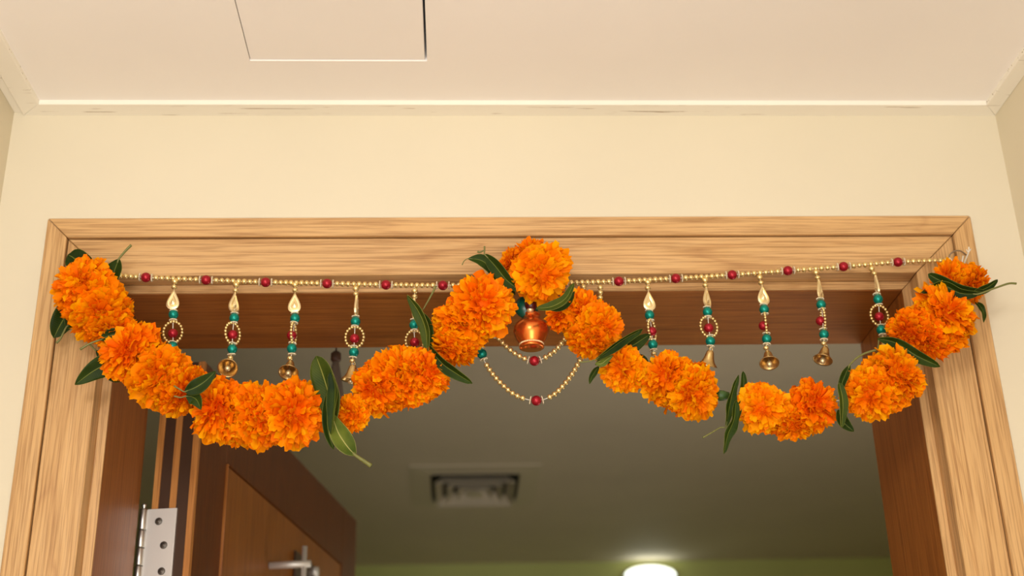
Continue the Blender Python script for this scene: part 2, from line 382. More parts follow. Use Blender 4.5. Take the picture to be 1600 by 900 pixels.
# ------------------------------------------------------------------ things in the room behind
# square ceiling diffuser
ax0, ax1 = -0.205, 0.176; ay0, ay1 = 2.26, 2.71
acx, acy = (ax0+ax1)/2, (ay0+ay1)/2
df = empty('air_diffuser', (acx, acy, RZ), 'square grey ceiling air diffuser with stepped louvres, in the room behind', 'air vent')
def sq_ring(name, ho, hi, zo, zi, th, mt):              # a sloped square louvre, ho outer half (x,y), hi inner half
    bm = bmesh.new(); V = []
    for (hx, hy), z in ((ho, zo), (hi, zi), ((hi[0], hi[1]), zi+th), (ho, zo+th)):
        V.append([bm.verts.new((sx*hx, sy*hy, z)) for sx, sy in ((-1, -1), (1, -1), (1, 1), (-1, 1))])
    for k in range(4):
        a_, b_ = V[k], V[(k+1) % 4]
        for i in range(4): bm.faces.new((a_[i], a_[(i+1) % 4], b_[(i+1) % 4], b_[i]))
    bmesh.ops.recalc_face_normals(bm, faces=bm.faces)
    return put(name, mesh_from(bm, name, mt, False), df)
hx, hy = (ax1-ax0)/2, (ay1-ay0)/2
sq_ring('frame', (hx+.002, hy+.002), (hx*.70, hy*.70), -.004, -.010, .004, M_GREYPL)
for f0, f1 in ((.62, .50), (.44, .33), (.27, .16)):
    sq_ring('louvre', (hx*f0, hy*f0), (hx*f1, hy*f1), -.030, -.004, .002, M_GREYPL)
box('core_plate', (-hx*.12, -hy*.12, -.030), (hx*.12, hy*.12, -.027), M_GREYPL, df)
box('duct_mouth', (-hx*.69, -hy*.69, -.0025), (hx*.69, hy*.69, -.0008), M_BLACK, df)
# wall lamp
lp = at(1018, 896, RY-0.05)
lamp = empty('wall_lamp', (lp.x, RY, lp.z), 'bright oval bulkhead lamp glowing white on the green wall of the back room', 'lamp')
M_GLOW = mat('glowing_lamp_glass', (1, 1, 1, 1), 0.3); M_GLOW.node_tree.nodes['Principled BSDF'].inputs['Emission Color'].default_value = (0.93, 1.0, 0.86, 1)
M_GLOW.node_tree.nodes['Principled BSDF'].inputs['Emission Strength'].default_value = 2.6
put('lamp_base', lathe('lamp_base', [(0, 0), (1.05, 0), (1.05, .012), (1.0, .02), (0, .02)], M_GREYPL, 40), lamp, (0, 0, 0), (math.pi/2, 0, 0), (.105, .040, 1))
put('lamp_glass', lathe('lamp_glass', [(0, .07), (.35, .067), (.68, .056), (.9, .038), (1.0, .02), (1.0, .012)], M_GLOW, 40), lamp, (0, 0, 0), (math.pi/2, 0, 0), (.098, .036, 1))
# tapered fitting hanging behind the frame head
hp = at(525, 556, .27)
fit = empty('hanging_fitting', (hp.x, hp.y, RZ), 'dark brown tapered fitting hanging on a cord behind the frame head, left of centre', 'fitting')
put('cap', lathe('cap', [(0, .006), (.004, .006), (.007, .003), (.007, -.006), (.005, -.009), (0, -.009)], M_BRWN, 20), fit, (0, 0, hp.z-RZ))
put('body', lathe('body', [(.0045, -.009), (.006, -.018), (.0095, -.035), (.0125, -.060), (.0115, -.075), (0, -.078)], mat('grey_brown_glaze', srgb(98, 84, 74), .3), 20), fit, (0, 0, hp.z-RZ))
tube('cord', [(0, 0, 0), (0, 0, hp.z-RZ+.004)], .0012, M_BRWN, fit)

# ------------------------------------------------------------------ bead kit (shared meshes)
def sphere(name, r, mt, seg=16, rings=10, sq=1.0, lumps=0, seed=0):
    rnd = random.Random(seed); bm = bmesh.new(); bmesh.ops.create_uvsphere(bm, u_segments=seg, v_segments=rings, radius=r)
    for v in bm.verts:
        v.co.z *= sq
        if lumps: v.co *= 1+rnd.uniform(-lumps, lumps)
    return mesh_from(bm, name, mt)
S_GOLD = [sphere('gold_bead', .0032, M_GOLD, 12, 8, 0.92, 0.05, i) for i in range(3)]
S_GOLDS = sphere('small_gold_bead', .0028, M_GOLD, 12, 8, 0.8)
S_RED = sphere('red_bead', .0057, M_RED, 24, 16)
S_TEAL = sphere('teal_bead', .0057, M_TEAL, 24, 16)
def ring_mesh():
    bm = bmesh.new(); k = 16
    for i in range(k):
        a_ = 2*math.pi*i/k
        r = bmesh.ops.create_icosphere(bm, subdivisions=1, radius=.00105)
        for v in r['verts']: v.co += Vector((.0044*math.cos(a_), .0044*math.sin(a_), 0))
    lathe_bm(bm, [(0, .0007), (.0042, .0007), (.0042, -.0007), (0, -.0007)], 16)
    return mesh_from(bm, 'spacer_ring', M_RING)
S_RING = ring_mesh()
def hoop_mesh(rx=.0102, rz=.0128):
    bm = bmesh.new(); k = 20
    for i in range(k):
        a_ = 2*math.pi*i/k
        r = bmesh.ops.create_uvsphere(bm, u_segments=8, v_segments=6, radius=.0018)
        for v in r['verts']: v.co += Vector((rx*math.cos(a_), 0, rz*math.sin(a_)))
    return mesh_from(bm, 'bead_hoop', M_GOLD)
S_HOOP = hoop_mesh()
def tear_outline(w, h, k=28):                            # point at the top, z from 0 down to -h
    out = []
    for i in range(k):
        t = 2*math.pi*i/k
        x = w/2*math.sin(t)*math.sin(t/2)**1.9*1.22; z = -h/2 + h/2*math.cos(t)
        out.append((x, z))
    return out
def tear_mesh():
    bm = bmesh.new(); w, h, th = .0180, .0262, .0016
    o = tear_outline(w, h); i1 = [(x*.80, z*.80-h*.115) for x, z in o]; i2 = [(x*.56, z*.56-h*.27) for x, z in o]; i3 = [(x*.40, z*.40-h*.39) for x, z in o]
    for s in (-1, 1):
        prof = [(o, 0), (o, th*.6), (i1, th*1.1), (i1, th*.55), (i2, th*.5), (i2, th*1.1), (i3, th*.7), ([(0, -h*.62)]*len(o), th*1.9)]
        rings = [[bm.verts.new((x, s*y, z)) for x, z in ring] for ring, y in prof]
        for a_, b_ in zip(rings, rings[1:]):
            for i in range(len(o)): bm.faces.new((a_[i], a_[(i+1) % len(o)], b_[(i+1) % len(o)], b_[i]))
    bmesh.ops.remove_doubles(bm, verts=bm.verts, dist=1e-6); bmesh.ops.recalc_face_normals(bm, faces=bm.faces)
    return mesh_from(bm, 'teardrop_charm', M_PALEGOLD, False)
S_TEAR = tear_mesh()
S_BELL = lathe('bell', [(0, 0), (.0026, -.0004), (.0038, -.002), (.0046, -.005), (.0056, -.0095), (.0072, -.013), (.0098, -.0158), (.0106, -.0168), (.0104, -.0173),
                        (.0094, -.0163), (.0066, -.0128), (.005, -.0095), (.004, -.005), (.003, -.002), (0, -.0012)], M_BRASS, 32)
def loop_mesh():
    bm = bmesh.new(); pts = [(.0018*math.cos(t*math.pi/6), 0, .0018*math.sin(t*math.pi/6)+.001) for t in range(13)]
    tube_bm(bm, pts, .0005, 6, False); return mesh_from(bm, 'bell_loop', M_BRASS)
S_LOOP = loop_mesh()
S_CLAP = lathe('clapper', [(0, -.002), (.0006, -.002), (.0006, -.014), (.0026, -.0155), (.003, -.018), (.0022, -.0205), (0, -.0212)], M_PALEGOLD, 14)

def along(P, d):                                          # rotation taking local z to direction d
    return Vector(d).to_track_quat('Z', 'Y').to_euler()

# ------------------------------------------------------------------ bead string
YS = -0.013
string_px = [(150, 430), (183, 431), (228, 433.5), (322, 437.5), (415, 441), (511, 443), (603, 445), (691, 446), (800, 444.5), (905, 441.5), (967, 439.5),
             (1056, 435), (1144, 429.5), (1231, 423), (1318, 416.5), (1403, 409.5), (1484, 407)]
SP = catmull([at(x, y, YS) for x, y in string_px], 12)
def on_string(px):                                        # point of the string at photo column px
    X = [(_r.dot(p-CAM)/_f.dot(p-CAM))*FPX+800 for p in SP]
    for i in range(len(X)-1):
        if X[i] <= px <= X[i+1]:
            t = (px-X[i])/(X[i+1]-X[i]); return SP[i].lerp(SP[i+1], t), (SP[i+1]-SP[i]).normalized()
    return SP[-1].copy(), (SP[-1]-SP[-2]).normalized()
st = empty('bead_string', on_string(800)[0], 'long string of small gold beads with maroon beads strung straight across the door head', 'bead string')
base = Vector(st.location)
reds = [228, 322, 415, 511, 603, 692, 786, 877, 967, 1056, 1144, 1231, 1318, 1403]
tube('thread', [p-base for p in SP], .0006, M_THREAD, st, 6)
def spread(a_, b_, pitch=8.55):
    k = max(1, round((b_-a_)/pitch)); return [a_+(b_-a_)*(i+.5)/k for i in range(k)]
for rx in reds:
    p, d = on_string(rx); put('red_bead', S_RED, st, p-base, along(p, d))
    for s in (-9.5, 9.5):
        p, d = on_string(rx+s); put('spacer_ring', S_RING, st, p-base, along(p, d), .90)
edges = [168]+reds+[1484]
gi_ = 0
for a_, b_ in zip(edges, edges[1:]):
    for q in spread(a_+(11.5 if a_ > 170 else 0), b_-(11.5 if b_ < 1480 else 2)):
        p, d = on_string(q); gi_ += 1
        put('gold_bead', S_GOLD[gi_ % 3], st, p-base, along(p, d), 1.0+0.06*math.sin(gi_*2.3))

# ------------------------------------------------------------------ bell pendants
group = 'bell pendants hanging from the gold bead string'
# (label, photo column of the anchor, charm yaw, hoop yaw, bell tilt, items [(kind, px, py)])
PEN = [
 ('pendant with a front-facing pale teardrop charm, first from the left, its bell hidden behind marigolds', 0.0, 8,
  [('b', 273, 440), ('s', 272, 448.5), ('t', 272, 452), ('r', 271, 485.5), ('g', 271, 491.5), ('r', 270.5, 500.5), ('h', 270, 519), ('r', 270.5, 534.5), ('g', 270, 541.5), ('r', 269.5, 550.5), ('s', 269, 555.5), ('B', 268.5, 560)], (0, 0)),
 ('pendant second from the left, its bell facing the viewer and half sunk in marigolds', 52, 48,
  [('b', 369, 445), ('s', 368, 454), ('t', 367, 457), ('r', 366.5, 489.5), ('g', 366, 497), ('r', 365, 504.5), ('h', 363.5, 521), ('r', 363, 537), ('g', 363, 545.5), ('r', 361.5, 554), ('s', 360, 559.5), ('B', 360, 566)], (-48, 0)),
 ('pendant third from the left, bell hanging just above the marigolds beside the tall upright leaf', 0, 82,
  [('b', 461, 445), ('s', 461, 453.5), ('t', 461, 457), ('r', 460.5, 489.5), ('g', 461, 497.5), ('r', 459.5, 504.5), ('h', 458.5, 521), ('r', 457, 536.5), ('g', 456, 544.5), ('r', 456, 553.5), ('s', 453, 560), ('B', 454.5, 566)], (-30, -3)),
 ('pendant with an edge-on charm and a wide round bead hoop, fourth from the left', 86, 0,
  [('b', 556, 451), ('s', 556, 459.5), ('t', 557, 463), ('r', 555.5, 494.5), ('g', 555.5, 502.5), ('r', 554.5, 510.5), ('h', 554, 527), ('r', 553, 542), ('g', 553, 550.5), ('r', 551.5, 558.5), ('s', 550.5, 564), ('B', 552, 570)], (6, -8)),
 ('pendant fifth from the left, nearly covered by marigolds and a curved green leaf', 84, 10,
  [('b', 648, 454.5), ('s', 648, 463.5), ('t', 647, 467), ('r', 647, 499.5), ('g', 647, 507.5), ('r', 647, 516.5), ('h', 648, 533), ('r', 648, 549.5), ('g', 648, 557), ('r', 648, 565.5), ('s', 648, 571), ('B', 648, 577)], (0, 0)),
 ('pendant with a bright teardrop charm just right of centre, its bell hidden behind marigolds', 8, 58,
  [('b', 1012, 441), ('s', 1012, 450), ('t', 1013, 454), ('r', 1014, 485.5), ('g', 1015, 492.5), ('r', 1016, 501), ('h', 1018.5, 516), ('r', 1019, 531), ('g', 1020, 538.5), ('r', 1021, 547), ('s', 1021.5, 553), ('B', 1021, 559)], (0, 0)),
 ('pendant with a round hoop and tilted bell showing its clapper, fourth from the right', 48, 12,
  [('b', 1101.5, 438), ('s', 1102, 446), ('t', 1103, 449.5), ('r', 1104.5, 480), ('g', 1105.5, 487.5), ('r', 1106, 495.5), ('h', 1107.5, 510.5), ('r', 1109, 525), ('g', 1110, 533), ('r', 1110, 541), ('B', 1110.5, 547)], (22, -14)),
 ('pendant with a front-facing teardrop charm and free-hanging bell, third from the right', 12, 76,
  [('b', 1187, 433.5), ('s', 1189, 442), ('t', 1190.5, 445.5), ('r', 1193, 476.5), ('g', 1194, 483.5), ('r', 1195, 490.5), ('h', 1196.5, 506), ('r', 1197.5, 521), ('g', 1198, 529.5), ('r', 1198, 538), ('s', 1197, 544), ('B', 1199.5, 550)], (-24, -5)),
 ('pendant with a half-turned teardrop charm and free-hanging bell, second from the right', 55, 86,
  [('b', 1275, 426), ('s', 1277.5, 434), ('t', 1279, 438), ('r', 1281.5, 467.5), ('g', 1283, 476), ('r', 1284, 483), ('h', 1286, 498.5), ('r', 1286, 514), ('g', 1287.5, 522.5), ('r', 1287.5, 531), ('s', 1287, 537), ('B', 1290, 542.5)], (-10, -20)),
 ('pendant with an edge-on charm and a round hoop, nearest the right jamb, its bell hidden', 82, 2,
  [('b', 1362, 420), ('s', 1366, 427.5), ('t', 1368, 431), ('r', 1370, 460), ('g', 1372, 467.5), ('r', 1373, 476), ('h', 1374, 493), ('r', 1376, 508), ('g', 1377, 515.5), ('r', 1379, 523.5), ('s', 1380, 529), ('B', 1381, 534)], (0, 0)),
]
YPEN = -0.013
for i, (lab, cy_, hy_, items, bt) in enumerate(PEN):
    top = at(items[0][1], items[0][2]-6, YPEN)
    pe = empty('bell_pendant', top, lab, 'pendant', group); tl = Vector(top)
    pts = []
    for kind, px, py in items:
        P = at(px, py, YPEN)-tl; pts.append(P)
        if kind == 'b': put('gold_bead', S_GOLD[0], pe, P, None, 1.15)
        elif kind == 's': put('gold_bead', S_GOLDS, pe, P, None, 1.2)
        elif kind == 't': put('teardrop_charm', S_TEAR, pe, P+Vector((0, 0, .001)), (0, 0, math.radians(cy_)))
        elif kind == 'r': put('spacer_ring', S_RING, pe, P, (math.radians(6*math.sin(i+py)), math.radians(7*math.cos(i*2+py)), 0), .90)
        elif kind == 'g': put('teal_bead', S_TEAL, pe, P, None, .98)
        elif kind == 'h':
            put('bead_hoop', S_HOOP, pe, P, (0, 0, math.radians(hy_)), kind='stuff')
            off = Vector((-.0022, .003, 0)) if hy_ > 70 else Vector((0, .001, 0))
            put('red_bead', S_RED, pe, P+off+Vector((0, 0, -.0012)), None, .98)
        elif kind == 'B':
            bl = put('bell', S_BELL, pe, P, (math.radians(bt[0]), math.radians(-bt[1]), 0), 1.07)
            put('bell_loop', S_LOOP, bl, (0, 0, 0)); put('clapper', S_CLAP, bl, (0, 0, 0))
    bm = bmesh.new(); tube_bm(bm, [(0, 0, 0)]+pts, .0005, 5); put('thread', mesh_from(bm, 'thread', M_THREAD), pe)

# ------------------------------------------------------------------ swags and copper pot
def swag(label, path, red_px, ringtop=None, green=None):
    P = catmull([at(x, y, YPEN) for x, y in path], 14)
    o = empty('bead_swag', P[0], label, 'bead string', 'bead swags looped below the centre of the string'); b0 = Vector(P[0])
    tube('thread', [p-b0 for p in P], .0005, M_THREAD, o, 5)
    L = [0]
    for a_, c_ in zip(P, P[1:]): L.append(L[-1]+(c_-a_).length)
    def pos(s):
        for k in range(len(P)-1):
            if L[k+1] >= s: t = (s-L[k])/(L[k+1]-L[k]); return P[k].lerp(P[k+1], t), (P[k+1]-P[k]).normalized()
        return P[-1], (P[-1]-P[-2]).normalized()
    def nearest(q): return min(range(len(P)), key=lambda k: (P[k]-q).length)
    specials = []
    for (x, y), me, nm in red_px: specials.append((L[nearest(at(x, y, YPEN))], me, nm))
    for s, me, nm in specials:
        p, d = pos(s); put(nm, me, o, p-b0, along(p, d))
        for e in (-.0068, .0068):
            p, d = pos(s+e); put('spacer_ring', S_RING, o, p-b0, along(p, d), .9)
    s = .003; k = 0
    while s < L[-1]-.001:
        if all(abs(s-q[0]) > .0102 for q in specials):
            p, d = pos(s); put('gold_bead', S_GOLD[k % 3], o, p-b0, along(p, d), 1.02)
        s += .0063; k += 1
swag('longer outer swag of gold beads, its maroon bead lowest of all over the dark doorway',
     [(722, 452), (735, 500), (746, 535), (753, 553), (760, 570), (778, 594), (805, 617), (838, 626), (866, 616), (890, 590), (904, 567), (915, 545), (928, 505), (937, 475), (938, 446)],
     [((838, 626), S_RED, 'red_bead'), ((753, 553), S_TEAL, 'teal_bead')])
swag('shorter inner swag of gold beads looping just under the copper pot',
     [(748, 452), (757, 490), (770, 514), (782, 532), (806, 553), (835, 564), (862, 552), (880, 532), (895, 500), (908, 465), (912, 446)],
     [((835, 564), S_RED, 'red_bead'), ((772, 517), S_TEAL, 'teal_bead')])
kp = at(830, 518, -0.024)
ka = empty('copper_pot_pendant', at(826, 448, -0.02), 'small copper pot ornament with green and maroon top hanging at the centre', 'ornament'); kb = Vector(ka.location)
pot = [(0, -.0195), (.0118, -.0195), (.0132, -.0190), (.0136, -.0175), (.0128, -.0162), (.0128, -.0150), (.0158, -.0098), (.0184, -.0040), (.0191, .0005), (.0184, .0050), (.0160, .0090), (.0125, .0122),
       (.0100, .0142), (.0096, .0165), (.0103, .0178), (.0107, .0190), (.0100, .0203), (.0080, .0203), (.0076, .0175), (0, .0175)]
put('pot', lathe('pot', pot, M_COPPER, 40), ka, kp-kb, None, 1.05)
bm = bmesh.new()
for i in range(44):
    a_ = 2*math.pi*i/44; r = bmesh.ops.create_icosphere(bm, subdivisions=1, radius=.0012)
    for v in r['verts']: v.co = Vector((v.co.x, v.co.y, v.co.z*1.3))+Vector((.0132*math.cos(a_), .0132*math.sin(a_), -.0156))
put('braided_rim', mesh_from(bm, 'braided_rim', M_PALEGOLD), ka, kp-kb)
# green leaf collar, maroon cone and gold stud
put('green_collar', sphere('green_collar', .0135, M_GRNPAINT, 20, 14, 1.05), ka, at(823, 480, -0.027)-kb, None, (1, .6, 1))
put('maroon_cone', lathe('maroon_cone', [(0, .012), (.004, .011), (.0062, .004), (.0068, -.006), (.005, -.011), (0, -.012)], M_COCO, 20), ka, at(829, 470, -0.038)-kb)
put('gold_stud', sphere('gold_stud', .0042, M_PALEGOLD, 14, 8, .8), ka, at(828.5, 484.5, -0.0385)-kb)
tube('thread', [(0, 0, 0), at(826, 470, -0.027)-kb], .0008, M_THREAD, ka)

# ------------------------------------------------------------------ marigolds
def petal(bm, tl, rnd, d, tang, r0, r1, wid, curl, tint):
    side = d.cross(tang).normalized()
    nu, nv = 5, 4; rows = []
    ph = rnd.uniform(0, 6.28); am = wid*rnd.uniform(.18, .42); fq = rnd.uniform(2.6, 5.5); cup = rnd.uniform(-.5, .7)*wid
    for j in range(nv+1):
        t = j/nv; L = r0+(r1-r0)*t; w = wid*(.22+.78*t**.8)*(1-.10*(t > .99)); row = []
        bend = curl*(t**2)*(r1-r0)
        for i in range(nu+1):
            u = -1+2*i/nu
            edge = -(abs(u)**2.6)*.16*(r1-r0)*t**3 + (rnd.uniform(-.15, .06)*(r1-r0) if j == nv else 0)
            ruf = am*math.sin(fq*u+ph+t*1.2)*t**1.5
            row.append(bm.verts.new(d*(L+edge) + side*(u*w) + tang*(bend+ruf+cup*u*u*t)))
        rows.append(row)
    for j in range(nv):
        for i in range(nu):
            f = bm.faces.new((rows[j][i], rows[j][i+1], rows[j+1][i+1], rows[j+1][i])); f.material_index = 0
            for lp_, jj in zip(f.loops, (j, j, j+1, j+1)):
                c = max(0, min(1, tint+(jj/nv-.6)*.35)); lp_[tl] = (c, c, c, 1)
def marigold_mesh(seed, flat=.82, npet=270, ctr=1.0):
    rnd = random.Random(seed); bm = bmesh.new(); tl = bm.loops.layers.color.new('tint')
    # z = flower axis, radius 1 overall
    ga = math.pi*(3-math.sqrt(5)); zmin = -.72
    lob = [(Vector((rnd.gauss(0, 1), rnd.gauss(0, 1), rnd.gauss(0, 1))).normalized(), rnd.uniform(-.12, .10)) for _ in range(7)]
    for i in range(npet):
        z = 1-(i+.5)/npet*(1-zmin); r = math.sqrt(max(0, 1-z*z)); a_ = i*ga+rnd.uniform(-.3, .3)
        d = Vector((r*math.cos(a_), r*math.sin(a_), z)); d = (d+Vector([rnd.uniform(-.12, .12) for _ in range(3)])).normalized()
        ax = Vector((0, 0, 1)); tg = (ax*-1 - d*d.dot(ax*-1))
        if tg.length < .15: tg = Vector((math.cos(a_), math.sin(a_), 0))
        tg.normalize(); tg = (Matrix.Rotation(rnd.uniform(-.9, .9), 3, d) @ tg).normalized()
        size = .13+.13*min(1, (i/npet)*1.6)
        R = rnd.uniform(.82, 1.05)
        for lv, la in lob: R += la*max(0, d.dot(lv))**5
        R *= (.93 if i < npet*.12 else 1)
        petal(bm, tl, rnd, d, tg, .30, R, size*rnd.uniform(.75, 1.2), rnd.uniform(-.05, .42), rnd.uniform(.25, .8))
    for v in bm.verts: v.co.z *= flat
    k = bmesh.ops.create_icosphere(bm, subdivisions=2, radius=.52)
    for v in k['verts']: v.co.z *= flat
    for f in {f for v in k['verts'] for f in v.link_faces}:
        f.material_index = 0
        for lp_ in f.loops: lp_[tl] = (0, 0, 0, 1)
    c0 = len(bm.verts)
    lathe_bm(bm, [(0, -.86*flat), (.10, -.84*flat), (.17, -.74*flat), (.26, -.55*flat), (.34, -.42*flat)], 12, 1)
    me = mesh_from(bm, 'marigold', [M_PETAL, M_CALYX]); return me
MG = [marigold_mesh(11, .84), marigold_mesh(12, .78), marigold_mesh(13, .9), marigold_mesh(14, .74), marigold_mesh(15, .86, 290), marigold_mesh(16, .8, 250)]
ga_ = empty('marigold_garland', at(800, 440, -.04), 'bright orange marigold garland with mango leaves draped in two swags over the doorway', 'garland'); gb = Vector(ga_.location)
# (px, py, radius px, axis angle in the picture in degrees, lean toward the viewer, depth)
FL = [(228, 570, 43, 130, .4, -.046), (269, 602, 40, 320, .4, -.046), (373, 648, 46, 185, .4, -.047), (431, 650, 47, 350, .3, -.047), (606, 598, 44, 210, .5, -.047), (646, 585, 43, 45, .4, -.046), (738, 492, 43, 60, .4, -.048), (727, 521, 31, 240, .3, -.044), (922, 497, 36, 60, .4, -.044), (1063, 602, 41, 150, .4, -.046), (1214, 650, 31, 200, .4, -.044), (1254, 646, 34, 20, .5, -.045), (1378, 602, 44, 215, .4, -.047), (1464, 512, 44, 60, .4, -.049), (144, 470, 47, 300, .4, -.046), (172, 512, 38, 300, .3, -.045),
      (131, 449, 47, 120, .5, -.052), (158, 490, 49, 300, .35, -.05), (203, 549, 50, 140, .5, -.052), (250, 588, 50, 320, .3, -.05), (284, 612, 40, 330, .2, -.048), (302, 598, 27, 20, .2, -.04),
      (344, 640, 49, 170, .45, -.052), (402, 650, 49, 10, .3, -.05), (458, 646, 51, 0, .5, -.054),
      (550, 646, 29, 200, .5, -.046), (590, 607, 42, 215, .6, -.052), (627, 587, 49, 40, .4, -.052), (664, 586, 41, 30, .4, -.047),
      (708, 541, 37, 235, .2, -.046), (720, 509, 44, 60, .4, -.05), (753, 477, 48, 50, .6, -.055),
      (801, 414, 29, 160, .2, -.030), (829, 400, 31, 100, .3, -.036), (845, 428, 46, 330, .6, -.055),
      (879, 490, 30, 160, .3, -.040), (908, 487, 37, 60, .4, -.046), (937, 514, 41, 330, .5, -.052), (921, 530, 36, 250, .3, -.046),
      (973, 575, 37, 190, .5, -.047), (1042, 591, 42, 140, .4, -.050), (1083, 613, 44, 330, .5, -.053),
      (1191, 637, 39, 180, .7, -.049), (1240, 661, 33, 270, .4, -.045), (1268, 633, 42, 20, .4, -.051), (1234, 638, 26, 90, .3, -.040),
      (1359, 615, 43, 215, .5, -.050), (1397, 589, 47, 40, .4, -.052), (1426, 520, 40, 215, .3, -.046), (1476, 492, 49, 60, .4, -.055), (1450, 530, 40, 240, .3, -.050),
      (1484, 437, 32, 150, .2, -.032), (1514, 446, 33, 330, .2, -.032)]
rnd = random.Random(5)
for i, (x, y, r, a_, lean, Y) in enumerate(FL):
    Y -= .006; P = at(x, y, Y); dep = _f.dot(P-CAM); R = r/FPX*dep
    q = math.radians(a_); d = (_r*math.cos(q)+_u*math.sin(q))*(1-lean)+(-_f)*lean*1.2
    rot = (d.normalized().to_track_quat('Z', 'Y').to_matrix() @ Matrix.Rotation(rnd.uniform(0, 6.28), 3, 'Z'))
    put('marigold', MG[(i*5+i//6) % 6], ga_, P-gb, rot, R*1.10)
# string through the flowers
SG = [(135, 430), (158, 490), (203, 549), (250, 588), (295, 612), (344, 640), (402, 650), (458, 646), (515, 648), (551, 640), (586, 606), (627, 587), (664, 580), (690, 560), (720, 509), (753, 477), (785, 440),
      (830, 410), (845, 430), (868, 470), (890, 492), (937, 514), (955, 545), (973, 575), (1005, 580), (1042, 591), (1083, 613), (1138, 622), (1191, 637), (1240, 655), (1268, 633), (1316, 625), (1359, 615), (1397, 589), (1415, 555),
      (1430, 520), (1476, 492), (1495, 450), (1505, 400)]
tube('thread', [p-gb for p in catmull([at(x, y, -.036) for x, y in SG], 4)], .0009, M_THREAD, ga_, 6)
put('calyx', lathe('calyx', [(0, -.006), (.0035, -.006), (.0055, 0), (.006, .005), (.004, .008), (0, .008)], M_CALYX, 14), ga_, at(1131, 618, -.045)-gb, along(0, _r*-1))

# leaves: path in photo pixels from the stem end to the tip, half width in pixels, fold, face tilt
def leaf(path, hw, Y=-.045, Y1=None, fold=.35, roll=0.0, mt=None, wave=.10, peak=.42, stem=None, stem_px=1.3, seed=0, pw=.75):
    mt = mt or M_LEAF; Y1 = Y-.006 if Y1 is None else Y1-.006; Y -= .006; k = len(path)
    pts = catmull([at(x, y, Y+(Y1-Y)*i/(k-1)) for i, (x, y) in enumerate(path)], 6)
    m_ = len(pts); px = _f.dot(pts[0]-CAM)/FPX; bm = bmesh.new(); uvl = bm.loops.layers.uv.new('UVMap'); rows = []; nu = 8
    rr = random.Random(seed+int(path[0][0])); ph = rr.uniform(0, 6)
    for i, p in enumerate(pts):
        t = i/(m_-1); tan = (pts[min(i+1, m_-1)]-pts[max(i-1, 0)]).normalized()
        nrm = (-_f - tan*tan.dot(-_f)).normalized(); nrm = Matrix.Rotation(roll, 3, tan) @ nrm; sd = tan.cross(nrm).normalized()
        e = t/peak if t < peak else (1-t)/(1-peak)
        w = hw*px*max(.03, math.sin(e*math.pi/2)**pw); row = []
        for j in range(nu+1):
            u = -1+2*j/nu
            row.append(bm.verts.new(p + sd*(u*w*math.cos(fold*abs(u))) + nrm*(abs(u)*w*math.sin(fold) + wave*w*math.sin(t*13+ph+(2 if u > 0 else 0))*u*u)))
        rows.append(row)
    for i in range(m_-1):
        for j in range(nu):
            f = bm.faces.new((rows[i][j], rows[i][j+1], rows[i+1][j+1], rows[i+1][j]))
            for l_, (a_, b_) in zip(f.loops, ((j, i), (j+1, i), (j+1, i+1), (j, i+1))): l_[uvl].uv = (a_/nu, b_/(m_-1))
    me = mesh_from(bm, 'leaf', mt)
    o = put('leaf', me, ga_, -gb); s = o.modifiers.new('thickness', 'SOLIDIFY'); s.thickness = .0004
    if stem:
        sp = catmull([at(x, y, Y) for x, y in stem]+[pts[0], pts[min(2, m_-1)]], 5)
        bm = bmesh.new(); tube_bm(bm, sp, lambda t: px*stem_px*(1.25-.5*t), 7); put('leaf_stem', mesh_from(bm, 'leaf_stem', M_STEM), o)
    return o
def sprig(path, r_px=1.1, Y=-.045, mt=None):
    P = catmull([at(x, y, Y) for x, y in path], 6); px = _f.dot(P[0]-CAM)/FPX
    bm = bmesh.new(); tube_bm(bm, P, lambda t: px*r_px*(1.2-.6*t), 7); put('leaf_stem', mesh_from(bm, 'leaf_stem', mt or M_STEM), ga_, -gb)
leaf([(175, 470), (140, 432), (117, 405), (106, 398)], 22, -.030, roll=.5)
leaf([(186, 404), (178, 425), (165, 455), (150, 480)], 15, -.034, fold=.5, stem=[(205, 383), (196, 392)], stem_px=1.8)
leaf([(125, 462), (108, 485), (94, 508), (84, 528)], 19, -.024, roll=-.3, fold=.25, pw=.6)
leaf([(103, 512), (115, 500), (130, 480), (140, 462)], 17, -.028, stem=[(88, 536), (95, 528)], stem_px=1.6)
leaf([(156, 531), (170, 525), (188, 520), (210, 515)], 11, -.06, fold=.4, stem=[(125, 546), (140, 537)], stem_px=1.6)
sprig([(133, 527), (142, 540), (152, 549), (160, 552)], 1.6, -.04); leaf([(150, 548), (160, 556), (168, 560), (180, 566)], 8, -.036)
leaf([(186, 562), (168, 568), (144, 581), (117, 601)], 18, -.046, fold=.25, roll=-.25, peak=.38, pw=.7)
leaf([(165, 578), (172, 586), (180, 592), (190, 596)], 7, -.028)
leaf([(218, 545), (230, 528), (238, 520), (244, 516)], 5, -.03)
leaf([(288, 612), (304, 606), (320, 596), (337, 580)], 13, -.085, fold=.35, stem=[(272, 603), (282, 609)], stem_px=1.1)
leaf([(290, 619), (300, 620), (308, 626), (314, 640)], 12, -.078, stem=[(272, 619), (282, 621)], stem_px=1.1)
# tall folded leaves between the lower marigolds
leaf([(519, 668), (517, 630), (506, 590), (494, 556)], 21, -.058, -.064, fold=.3, roll=-.2, mt=M_LEAF2, peak=.6, pw=.55)
leaf([(517, 580), (524, 605), (522, 640), (517, 678)], 13, -.074, -.070, fold=.75, roll=.55, peak=.45, pw=.55)
leaf([(514, 610), (511, 645), (513, 675), (521, 702)], 9, -.062, fold=.4, roll=-.3, pw=.5)
leaf([(556, 712), (543, 698), (528, 675), (518, 645)], 17, -.064, fold=.4, roll=.3, mt=M_LEAF3, stem=[(580, 728), (568, 720)], stem_px=3.0, peak=.5)
